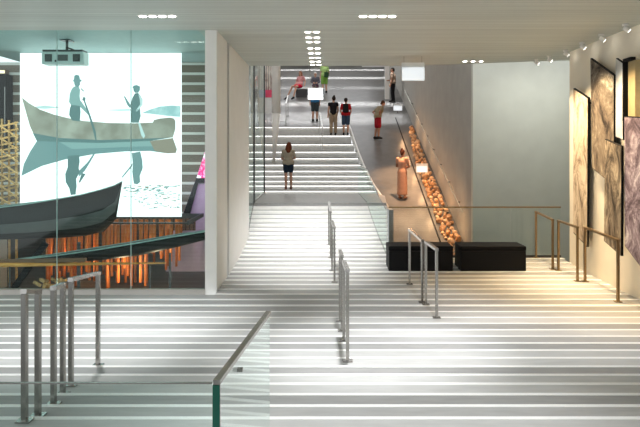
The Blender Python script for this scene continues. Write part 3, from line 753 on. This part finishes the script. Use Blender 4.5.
struct(MB().prism([at(204, 176, 14.1), at(197, 176, 14.1), at(181.5, 218, 14.1), at(181.5, 232, 14.1), at(186, 228, 14.1), at(198, 183, 14.1), at(204, 183, 14.1)], (0, .05, 0)), 'trim_3', 'black')

# ------------------------------------------------------------------ upper level
ub = DR(97.5)
z = ramp_z(ub)
a, b = (296 - VX) * ub / F, (324 - VX) * ub / F
r = thing('bench', 'dark grey bench block where the seated woman in red shorts sits', 'bench', ((a + b) / 2, ub + .3, z))
part(MB().prism([(a, ub, z + .004), (a, ub + .55, ramp_z(ub + .55) + .004), (a, ub + .55, z + .45), (a, ub, z + .45)], (b - a, 0, 0)), 'base', mat('bench grey', (.035, .035, .04), .5, noise=.08), r)
part(MB().box(a - .01, b + .01, ub - .01, ub + .56, z + .451, z + .50, bevel=.015), 'seat', 'upriser', r)
# framed dark picture and pale board far behind
bd = 40.85
a, b = at(294.5, 66, bd), at(308.5, 73, bd)
r = thing('picture_panel', 'dark teal picture on the far back wall above the bench', 'picture', ((a.x + b.x) / 2, bd, b.z))
part(MB().box(a.x, b.x, bd - .06, bd - .01, b.z, a.z + .5), 'panel', mat('dark teal print', (.05, .075, .07), .5, noise=.4, scale=1.5), r)
part(MB().box(a.x - .06, b.x + .06, bd - .05, bd, b.z - .06, b.z), 'frame', 'steel', r)
a, b = at(362, 66, 40.3), at(386, 71, 40.3)
r = thing('wall_shelf', 'thin dark shelf with pale top on the far back wall', 'shelf', ((a.x + b.x) / 2, 40.5, b.z))
part(MB().box(a.x, b.x, 40.4, 40.89, b.z, b.z + .12), 'board', 'darkmetal', r); part(MB().box(a.x, b.x, 40.3, 40.89, b.z + .121, a.z + .3), 'panel', 'white', r)
# coloured display behind the glass screen at the left
dd = 30.5; a, b = at(249, 66, dd), at(271.5, 97, dd)
X0, X1 = XU + .01, b.x
zf = upper_floor(dd)
r = thing('display_stand', 'display stand with red and blue lower band behind the glass screen', 'display', ((X0 + X1) / 2, dd, zf))
zt = at(0, 62, dd).z; z1 = at(0, 90, dd).z; z2 = at(0, 97.5, dd).z
part(MB().box(X0, X1, dd, dd + .2, zf + .003, z2), 'plinth', 'upriser', r)
xm = X0 + (X1 - X0) * .52
part(MB().box(X0, xm, dd - .01, dd + .2, z2 + .001, z1), 'blue_panel', mat('blue panel', (.12, .27, .52), .5, noise=.15), r)
part(MB().box(xm + .001, X1, dd - .01, dd + .2, z2 + .001, z1), 'red_panel', mat('red panel', (.62, .05, .12), .5, noise=.15), r)
part(MB().box(X0, X1, dd + .05, dd + .2, z1 + .001, zt), 'back_panel', ramp_mat('faded picture', [(.35, (.35, .22, .19)), (.5, (.62, .55, .50)), (.65, (.80, .77, .72))], 2.5, (1.5, 1, .6)), r)
for i in range(6):
    x = X0 + .03 + (X1 - X0 - .06) * i / 5; part(MB().cone((x, dd + .01, z1), (x, dd + .01, zt), .015, .015, 8), 'rod', 'steel', r)

# ------------------------------------------------------------------ amber stones along the ramp wall
rp = []
for k in range(6):
    bm = bmesh.new(); bmesh.ops.create_icosphere(bm, subdivisions=2, radius=1)
    rn = random.Random(k)
    dirs = [Vector((rn.gauss(0, 1), rn.gauss(0, 1), rn.gauss(0, 1))).normalized() for _ in range(8)]
    for v in bm.verts:
        c = v.co.copy()
        for q in dirs:
            t = c.dot(q) - .72
            if t > 0: v.co -= q * t * .8
        v.co *= 1 + rn.uniform(-.05, .05)
    me = bpy.data.meshes.new('stone'); bm.to_mesh(me); bm.free(); me.materials.append(M['rock1' if k % 2 else 'rock2']); rp.append(me)
rnd = random.Random(21)
stones = []
tries = 0
while len(stones) < 250 and tries < 30000:
    tries += 1
    dd = rnd.uniform(17.35, 28.2); wmin = 3.58 if dd < 24 else 3.58 + (dd - 24) * .07
    X = rnd.uniform(wmin, 3.98); s = rnd.uniform(.06, .125)
    if X + s > SW - .01 or X - s < 3.47: continue
    lift = 0 if len(stones) < 170 else .13
    if lift and X < 3.72: continue
    z = ramp_z(dd) + s * .72 + lift
    if any((X - q[0]) ** 2 + (dd - q[1]) ** 2 + (z - q[2]) ** 2 < (s + q[3]) ** 2 * .92 for q in stones): continue
    stones.append((X, dd, z, s))
for X, dd, z, s in stones:
    o = bpy.data.objects.new('stone', rnd.choice(rp)); COL.objects.link(o)
    o.location = (X, dd, z); o.scale = (s, s, s * rnd.uniform(.75, 1)); o.rotation_euler = (rnd.uniform(0, 6), rnd.uniform(0, 6), rnd.uniform(0, 6))
    tag(o, 'amber lit stone in the strip piled along the grey ramp wall', 'stone', 'amber stones along the ramp')

# ------------------------------------------------------------------ people
SKIN = mat('skin', (.50, .28, .19), .55, noise=.04)
SKIN2 = mat('warm skin', (.36, .17, .10), .55, noise=.04)
def cloth(name, col): return mat(name, col, .85, noise=.08, scale=14, spec=.15)
def remesh(mb, name, m, root, size, smooth=4):
    bmesh.ops.recalc_face_normals(mb.bm, faces=mb.bm.faces[:])
    me = bpy.data.meshes.new('tmp'); mb.bm.to_mesh(me); mb.bm.free()
    t = bpy.data.objects.new('tmp', me); COL.objects.link(t)
    md = t.modifiers.new('r', 'REMESH'); md.mode = 'VOXEL'; md.voxel_size = size; md.use_smooth_shade = True
    if smooth:
        s = t.modifiers.new('s', 'SMOOTH'); s.factor = .5; s.iterations = smooth
    dg = bpy.context.evaluated_depsgraph_get(); dg.update()
    out = bpy.data.meshes.new_from_object(t.evaluated_get(dg)); out.name = name
    bpy.data.objects.remove(t); bpy.data.meshes.remove(me)
    out.materials.clear(); out.materials.append(m)
    for p in out.polygons: p.use_smooth = True
    o = bpy.data.objects.new(name, out); COL.objects.link(o); o.parent = root
    return o

def person(label, loc, yaw, height, joints, outfit, skin=SKIN, group=None):
    """joints override the standing pose (metres for a 1.7 m figure, facing +Y)"""
    J = dict(pel=(0, 0, .95), waist=(0, -.005, 1.08), chest=(0, 0, 1.27), neck=(0, -.01, 1.43), head=(0, .015, 1.585))
    for s, n in ((-1, 'L'), (1, 'R')):
        J.update({'sh' + n: (s * .165, -.01, 1.375), 'el' + n: (s * .215, -.02, 1.10), 'wr' + n: (s * .225, .05, .87), 'hip' + n: (s * .088, 0, .91),
                  'kn' + n: (s * .095, .015, .49), 'an' + n: (s * .10, -.02, .085)})
    J.update(joints); J = {k: Vector(v) for k, v in J.items()}
    rig = thing('person', label, 'person', loc, group); rig.rotation_euler = (0, 0, yaw); sc = height / 1.7; rig.scale = (sc, sc, sc)
    sk = MB()
    sk.cap(J['pel'], J['waist'], .125, .115).cap(J['waist'], J['chest'], .115, .14).cap(J['chest'], (J['neck'] + J['chest']) / 2, .14, .10)
    sk.cap(J['shL'], J['shR'], .062, .062).cap(J['hipL'], J['hipR'], .098, .098)
    sk.cap(J['neck'] - Vector((0, 0, .07)), J['head'] - Vector((0, .01, .05)), .052, .05)
    hd = J['head']; up = (J['head'] - J['neck']).normalized(); fw = Vector((0, 1, 0)); fw = (fw - up * fw.dot(up)).normalized()
    if 'look' in J: fw = J['look'].normalized()
    sd = fw.cross(up).normalized()
    sk.ball(hd + up * .03, .092, (.84, 1, 1.05)).cap(hd - up * .045 + fw * .03, hd - up * .075 + fw * .05, .06, .035)
    sk.cap(hd + fw * .088 + up * .02, hd + fw * .105 - up * .012, .012, .016, 8)                       # nose
    for s in (-1, 1): sk.cap(hd + sd * s * .08 + up * .02, hd + sd * s * .082 - up * .02, .018, .013, 8)  # ears
    for n, s in (('L', -1), ('R', 1)):
        sk.cap(J['sh' + n], J['el' + n], .052, .040).cap(J['el' + n], J['wr' + n], .041, .028)
        sk.cap(J['hip' + n], J['kn' + n], .088, .055)
        calf = J['kn' + n].lerp(J['an' + n], .33) + Vector((0, -.012, 0))
        sk.cap(J['kn' + n], calf, .054, .056).cap(calf, J['an' + n], .056, .037)
        ft = J.get('ft' + n, J['an' + n] + Vector((0, .15, -.045)))
        sk.cap(J['an' + n] + Vector((0, -.03, -.045)), ft, .038, .034)
        f = (J['wr' + n] - J['el' + n]).normalized(); hs = J.get('hs' + n, fw if abs(f.dot(fw)) < .8 else Vector((0, 0, 1))); side = (hs - f * hs.dot(f)).normalized(); nr = f.cross(side)
        w = J['wr' + n]; sk.cap(w, w + f * .075, .028, .036)
        for q, ln in ((-1.5, .06), (-.5, .075), (.5, .08), (1.5, .07)):
            k = w + f * .085 + side * q * .018; m1 = k + f * ln * .5 + nr * s * .004; sk.cap(k, m1, .0115, .0105, 8).cap(m1, k + f * ln * .92 - nr * s * .014, .0105, .009, 8)
        th = w + f * .03 + side * .03; sk.cap(th, th + f * .03 + side * .03, .014, .012, 8).cap(th + f * .03 + side * .03, th + f * .065 + side * .035, .012, .010, 8)
    remesh(sk, 'body', skin, rig, .0105, 3)
    for s in (-1, 1):
        MB().ball(hd + fw * .082 + sd * s * .032 + up * .03, .0105, n=8).build('eye', 'black', rig)
    MB().cap(hd + fw * .083 - up * .042 - sd * .018, hd + fw * .083 - up * .042 + sd * .018, .006, .006, 6).build('mouth', mat_lip, rig)
    for kind, m in outfit:
        c = MB()
        if kind in ('tshirt', 'longshirt', 'top'):
            e = .022
            c.cap(J['pel'] + Vector((0, 0, .03)), J['waist'], .135 + e, .125 + e).cap(J['waist'], J['chest'], .125 + e, .142 + e).cap(J['chest'], J['chest'].lerp(J['neck'], .62), .142 + e, .085)
            c.cap(J['shL'], J['shR'], .068 + .012, .068 + .012)
            if kind == 'tshirt': c.cap(J['hipL'] + Vector((0, 0, .07)), J['hipR'] + Vector((0, 0, .07)), .136, .136)
            f = {'tshirt': .62, 'longshirt': 1.0, 'top': .25}[kind]
            for n in 'LR':
                c.cap(J['sh' + n], J['sh' + n].lerp(J['el' + n], f), .070, .062)
                if kind == 'longshirt': c.cap(J['el' + n], J['el' + n].lerp(J['wr' + n], .85), .058, .046)
            remesh(c, 'shirt', m, rig, .014, 3)
        elif kind in ('trousers', 'shorts', 'longshorts'):
            c.cap(J['hipL'], J['hipR'], .118, .118).cap(J['pel'] + Vector((0, 0, -.03)), J['pel'] + Vector((0, 0, .06)), .13, .132)
            for n in 'LR':
                if kind == 'trousers':
                    c.cap(J['hip' + n], J['kn' + n], .108, .080).cap(J['kn' + n], J['an' + n] + Vector((0, 0, .05)), .080, .070)
                else:
                    f = .55 if kind == 'shorts' else .88
                    c.cap(J['hip' + n], J['hip' + n].lerp(J['kn' + n], f), .112, .095)
            remesh(c, kind if kind == 'trousers' else 'shorts', m, rig, .014, 3)
        elif kind == 'dress':
            hem = (J['anL'] + J['anR']) / 2 + Vector((0, .01, .05))
            c.cap(J['pel'], J['waist'], .15, .135).cap(J['waist'], J['chest'], .135, .16).cap(J['chest'], J['chest'].lerp(J['neck'], .6), .16, .08).cap(J['shL'], J['shR'], .078, .078)
            c.cone(J['pel'], hem, .165, .185, 20).ball(J['pel'], .165)
            for n in 'LR': c.cap(J['sh' + n], J['sh' + n].lerp(J['el' + n], .4), .07, .062)
            remesh(c, 'dress', m, rig, .015, 4)
        elif kind in ('hair', 'longhair', 'bunhair'):
            c.ball(hd + up * .048 - fw * .018, .098, (.9, 1, 1)); c.cap(hd - fw * .05 + up * .02, hd - fw * .06 - up * .03, .07, .055)
            if kind == 'longhair':
                c.cap(hd - fw * .05, J['neck'] - fw * .075 - Vector((0, 0, .09)), .088, .075)
                for s in (-1, 1): c.cap(hd + sd * s * .065 - fw * .01, J['neck'] + sd * s * .09 - fw * .03 - Vector((0, 0, .06)), .045, .04)
            if kind == 'bunhair': c.ball(hd + up * .13 - fw * .06, .048)
            remesh(c, 'hair', m, rig, .014, 3)
        elif kind == 'shoes':
            for n in 'LR':
                ft = J.get('ft' + n, J['an' + n] + Vector((0, .15, -.045))); dv = (ft - J['an' + n]).normalized()
                q = MB(); q.cap(J['an' + n] + Vector((0, -.035, -.035)), ft, .048, .044).cap(J['an' + n] + Vector((0, -.01, 0)), J['an' + n].lerp(ft, .5), .048, .045)
                for v in q.bm.verts: pass
                remesh(q, 'shoe', m, rig, .012, 2)
        elif kind == 'backpack':
            q = J['chest'] - fw * .22
            c.box(q.x - .13, q.x + .13, q.y - .08, q.y + .07, q.z - .28, q.z + .13, bevel=.04); c.build('backpack', m, rig)
        elif kind == 'bag':
            q = J['bag']; c.box(q.x - .13, q.x + .13, q.y - .05, q.y + .05, q.z - .17, q.z + .12, bevel=.03)
            b = c.build('shoulder_bag', m, rig); q2 = J['shR']
            s = MB().bar(q + Vector((0, 0, .1)), q2 + Vector((0, 0, .07)), .03, .008).build('strap', m, b)
    return rig
mat_lip = mat('lips', (.30, .10, .08), .5)
HAIR = cloth('dark hair', (.025, .018, .014)); RED = cloth('auburn hair', (.13, .035, .015)); BRN = cloth('brown hair', (.07, .035, .02))
BLK = cloth('black cloth', (.014, .013, .015)); DSHOE = cloth('dark shoe', (.02, .02, .02))
def px(x, d): return (x - VX) * d / F

# woman climbing the stairs, her back to the viewer, hugging something in front
d = UD[0] + .26
person('woman with auburn hair, pale beige shirt and navy shorts climbing the stairs', (px(288.3, d), d, upper_floor(d) + .004), 0.05, 1.68,
       dict(elR=(.24, .06, 1.14), wrR=(.08, .20, 1.10), elL=(-.23, .05, 1.12), wrL=(-.05, .21, 1.02), knL=(-.085, .03, .49), anL=(-.085, -.03, .085), head=(.02, .02, 1.58)),
       [('tshirt', cloth('beige shirt', (.40, .35, .27))), ('shorts', cloth('navy shorts', (.015, .028, .05))), ('longhair', RED), ('shoes', DSHOE), ('bag', cloth('pale bag', (.6, .52, .46)))] if False else
       [('tshirt', cloth('beige shirt', (.40, .35, .27))), ('shorts', cloth('navy shorts', (.015, .028, .05))), ('longhair', RED), ('shoes', cloth('brown shoe', (.16, .07, .05)))])
d = UD[9] + .35
person('woman in black top and khaki trousers standing beside the person in red', (px(333.3, d), d, upper_floor(d) + .004), .08, 1.74,
       dict(elR=(.21, .02, 1.1), wrR=(.17, .12, .9), anR=(.10, .02, .085), head=(.02, .03, 1.585)),
       [('top', BLK), ('trousers', cloth('khaki trousers', (.34, .27, .19))), ('bunhair', HAIR), ('shoes', DSHOE), ('bag', cloth('tan bag', (.25, .17, .11)))][:4])
person('person in red shirt and blue denim shorts with black backpack', (px(345.8, d), d, upper_floor(d) + .004), -.05, 1.66,
       dict(elL=(-.24, 0, 1.12), wrL=(-.20, .12, .98), elR=(.24, 0, 1.12), wrR=(.20, .12, .98)),
       [('tshirt', cloth('red shirt', (.42, .015, .02))), ('longshorts', cloth('denim shorts', (.045, .075, .13))), ('hair', HAIR), ('shoes', DSHOE), ('backpack', BLK)])
d = DR(121.5)
person('person in blue shirt and grey shorts standing under the small hanging sign', (px(315, d), d, upper_floor(d) + .004), .1, 1.70,
       dict(), [('tshirt', cloth('blue shirt', (.03, .16, .36))), ('longshorts', cloth('slate shorts', (.05, .065, .07))), ('hair', HAIR), ('shoes', DSHOE)])
# man on the ramp, leaning with hands on his hips
d = DR(139.5)
person('man in tan shirt and red shorts leaning forward with hands on hips', (px(377.8, d), d, ramp_z(d) + .02), -1.2, 1.74,
       dict(waist=(0, .03, 1.08), chest=(0, .10, 1.25), neck=(0, .17, 1.39), head=(0, .24, 1.52), shL=(-.165, .12, 1.34), shR=(.165, .12, 1.34), elL=(-.30, -.08, 1.16), wrL=(-.14, .0, .99), elR=(.30, -.06, 1.14), wrR=(.15, .02, .98),
            anL=(-.10, -.08, .085), knL=(-.09, -.01, .49), look=(0, 1, -.35)),
       [('tshirt', cloth('tan shirt', (.27, .22, .14))), ('longshorts', cloth('red shorts', (.30, .012, .02))), ('hair', BRN), ('shoes', DSHOE)], SKIN2)
# woman in the long dress
d = DR(199)
person('woman in long pale pink dress standing on the ramp', (px(402.3, d), d, ramp_z(d) + .02), -.55, 1.66,
       dict(elL=(-.24, .06, 1.13), wrL=(-.02, .20, 1.12), elR=(.24, .06, 1.12), wrR=(.04, .19, 1.06)),
       [('dress', cloth('pink dress', (.52, .27, .18))), ('bunhair', cloth('dark auburn hair', (.06, .018, .01)))], SKIN2)
d = UD[13] + .32
person('man in tan shirt and black trousers beside the white pier', (px(392.8, d), d, upper_floor(d) + .004), 1.2, 1.80,
       dict(elR=(.2, .06, 1.12), wrR=(.06, .2, 1.1)), [('tshirt', cloth('sand shirt', (.30, .21, .15))), ('trousers', BLK), ('hair', HAIR), ('shoes', DSHOE)], SKIN2)
# seated woman
zb_ = ramp_z(ub) - .02
person('woman in flowered top and red shorts sitting on the grey bench', (px(299.5, ub), ub + .14, zb_), PI - .6, 1.70,
       dict(pel=(0, 0, .69), waist=(0, -.06, .82), chest=(0, -.10, 1.02), neck=(0, -.10, 1.18), head=(0, -.07, 1.335), shL=(-.165, -.11, 1.125), shR=(.165, -.11, 1.125),
            elL=(-.28, -.14, .90), wrL=(-.33, -.02, .72), elR=(.27, -.08, .9), wrR=(.16, .16, .76), hipL=(-.09, .02, .66), hipR=(.09, .02, .66), knL=(-.10, .44, .60), knR=(.16, .45, .60),
            anL=(-.08, .66, .0), anR=(.32, .70, .0), ftL=(-.09, .82, -.1), ftR=(.38, .85, -.1)),
       [('tshirt', cloth('flowered top', (.56, .26, .26))), ('shorts', cloth('bright red shorts', (.68, .015, .05))), ('longhair', cloth('light auburn hair', (.22, .08, .04))), ('shoes', BLK)])
person('person in dark and white top sitting behind the small hanging sign', (px(315.3, ub), ub + .24, zb_ + .03), PI, 1.62,
       dict(pel=(0, 0, .69), waist=(0, -.04, .82), chest=(0, -.02, 1.02), neck=(0, .0, 1.18), head=(0, .05, 1.32), shL=(-.165, -.02, 1.125), shR=(.165, -.02, 1.125),
            elL=(-.22, .05, .90), wrL=(-.1, .28, .82), elR=(.22, .05, .9), wrR=(.1, .28, .82), hipL=(-.09, .02, .66), hipR=(.09, .02, .66), knL=(-.10, .46, .64), knR=(.10, .46, .64), anL=(-.09, .50, .18), anR=(.09, .50, .18)),
       [('longshirt', cloth('charcoal top', (.10, .10, .12))), ('trousers', cloth('plum trousers', (.07, .03, .05))), ('hair', cloth('white hair', (.6, .58, .56))), ('shoes', BLK)])
d = ub + .9
person('person in light green shirt standing behind the grey bench', (px(324.5, d), d, upper_floor(d) + .004), .3, 1.72,
       dict(elR=(.26, .02, 1.12), wrR=(.2, .14, .98), bag=(.05, -.20, 1.0)), [('tshirt', cloth('light green shirt', (.38, .55, .20))), ('longshorts', cloth('green shorts', (.22, .42, .08))), ('hair', HAIR), ('shoes', DSHOE), ('bag', cloth('dark green bag', (.03, .07, .03)))])

# ------------------------------------------------------------------ light
def area(name, loc, size, power, col=(1, 1, 1), rot=(0, 0, 0), sy=None, spread=PI):
    l = bpy.data.lights.new(name, 'AREA'); l.energy = power; l.color = col; l.shape = 'RECTANGLE'; l.size = size; l.size_y = sy or size; l.spread = spread
    o = bpy.data.objects.new(name, l); o.location = loc; o.rotation_euler = rot; COL.objects.link(o); return o
def spot(name, loc, target, power, angle, col=(1, 1, 1), blend=.6, size=.06):
    l = bpy.data.lights.new(name, 'SPOT'); l.energy = power; l.color = col; l.spot_size = math.radians(angle); l.spot_blend = blend; l.shadow_soft_size = size
    o = bpy.data.objects.new(name, l); o.location = loc; COL.objects.link(o)
    o.rotation_euler = (Vector(target) - Vector(loc)).to_track_quat('-Z', 'Y').to_euler(); return o
def point(name, loc, power, col, size=.1):
    l = bpy.data.lights.new(name, 'POINT'); l.energy = power; l.color = col; l.shadow_soft_size = size
    o = bpy.data.objects.new(name, l); o.location = loc; COL.objects.link(o); return o
wl = bpy.data.worlds.new('daylight'); SC.world = wl; wl.use_nodes = True
wl.node_tree.nodes['Background'].inputs['Color'].default_value = (.95, .98, 1, 1); wl.node_tree.nodes['Background'].inputs['Strength'].default_value = 1.0
ZL = CZ - .03
# downlights over the near stairs and the narrow flight
for x, y, p, a in ((.45, 7.3, 760, 52), (-3.0, 7.7, 600, 56), (2.7, 8.0, 440, 56), (.5, 4.6, 430, 72), (-2.4, 9.2, 340, 50), (1.6, 9.4, 250, 50)):
    spot('downlight', (x, y, ZL), (x, y, 0), p, a, (.99, .995, 1), .9, .1)
for y, ty, p in ((9.9, 12.6, 560), (10.74, 13.8, 620), (11.74, 15.2, 640), (12.46, 16.4, 560), (13.8, 18.2, 260)):
    spot('flight_light', (-.24, y, ZL), (-.3, ty, .2), p * 1.1, 52, (1, .995, .98), .8, .08)
# warm spotlights by the picture wall
for i, (y, p) in enumerate(((10.3, 230), (11.2, 230), (12.1, 230), (13.0, 160), (13.9, 60))):
    spot('picture_light', (4.2, y, ZL - .13), (5.1, y - .4, 1.6), p * 1.35, 78, (1, .78, .50), .8, .06)
    spot('stair_light', (4.6, y, ZL - .13), (3.9, y - .6, 0), p * .62, 66, (1, .62, .26), .8, .06)
# upper hall
area('hall_light', (-.8, 26, 9.2), 5, 110, (1, .98, .95), sy=7)
area('hall_light', (0, 35, 9.3), 6, 210, (.95, .97, 1), sy=8)
for y, p in ((121, 34), (115.5, 30), (104, 46), (88, 16), (78, 40), (70, 34)):
    area('band_fill', (.4, DR(y), 9.35), 7, p, (.96, .98, 1), sy=.12, spread=math.radians(16))  # added strip lamps without fixtures, laying bright bands on the upper slope
area('grey_wall_fill', (5.8, 15.6, 4.3), 2.0, 16, (1, 1, .92), sy=1.0, rot=(.5, 0, 0))  # added fill without a fixture, brightens the grey wall
# amber light along the stones
for y in (18.3, 20, 21.8, 23.6, 25.4, 27.2): point('amber_light', (3.5, y, ramp_z(y) + .55), 11, (1, .56, .27), .08)
for y, p in ((18.6, 260), (20.6, 300), (22.8, 200)): spot('ramp_light', (2.9, y, 5.2), (2.8, y, 0), p * 5.5, 44, (1, .60, .33), .9, .1)
point('wall_glow', (.8, 39, UZ[-1] + 2.2), 60, (1, .5, .25), .1)
# exhibit hall
area('exhibit_light', (-4.6, 12.0, CZ - .05), 3.6, 9, (.85, 1, .97), sy=1.2)
point('rod_light', (at(75, 0, 12.9).x, 12.75, .15), 14, (1, .55, .25), .05)
point('rod_light', (at(130, 0, 12.3).x, 11.9, -.1), 20, (1, .66, .40), .05)
point('rod_light', (at(165, 0, 12.3).x, 11.9, .0), 14, (1, .66, .40), .05)
spot('pole_fill', (-5.0, 11.0, CZ - .05), (-5.0, 11.1, .3), 90, 70, (1, .82, .55), .8, .05)  # added lamp with no fixture, brightens the timber pole
spot('lattice_light', (-6.2, 11.6, CZ - .05), (-6.7, 12.9, 1.8), 130, 50, (1, .82, .55), .8, .05)
spot('violet_light', (-2.6, 12.6, 2.2), (-2.75, 14.2, 1.2), 40, 60, (.85, .45, 1), .8, .05)

# ------------------------------------------------------------------ camera and view
cam = bpy.data.cameras.new('camera'); co = bpy.data.objects.new('camera', cam); COL.objects.link(co); SC.camera = co
co.location = (0, 0, EYE); co.rotation_euler = (PI / 2, 0, 0)
cam.sensor_fit = 'HORIZONTAL'; cam.sensor_width = 36; cam.lens = 36 * F / 640
cam.shift_x = -(VX - 320) / 640; cam.shift_y = -(213.5 - HY) / 640
cam.clip_start = .05; cam.clip_end = 200
vs = SC.view_settings; SC.display_settings.display_device = 'sRGB'; vs.view_transform = 'Standard'; vs.look = 'None'; vs.gamma = 1; vs.use_curve_mapping = False; vs.exposure = .45
SC.cycles.use_denoising = True
SC.cycles.max_bounces = 8; SC.cycles.transparent_max_bounces = 16
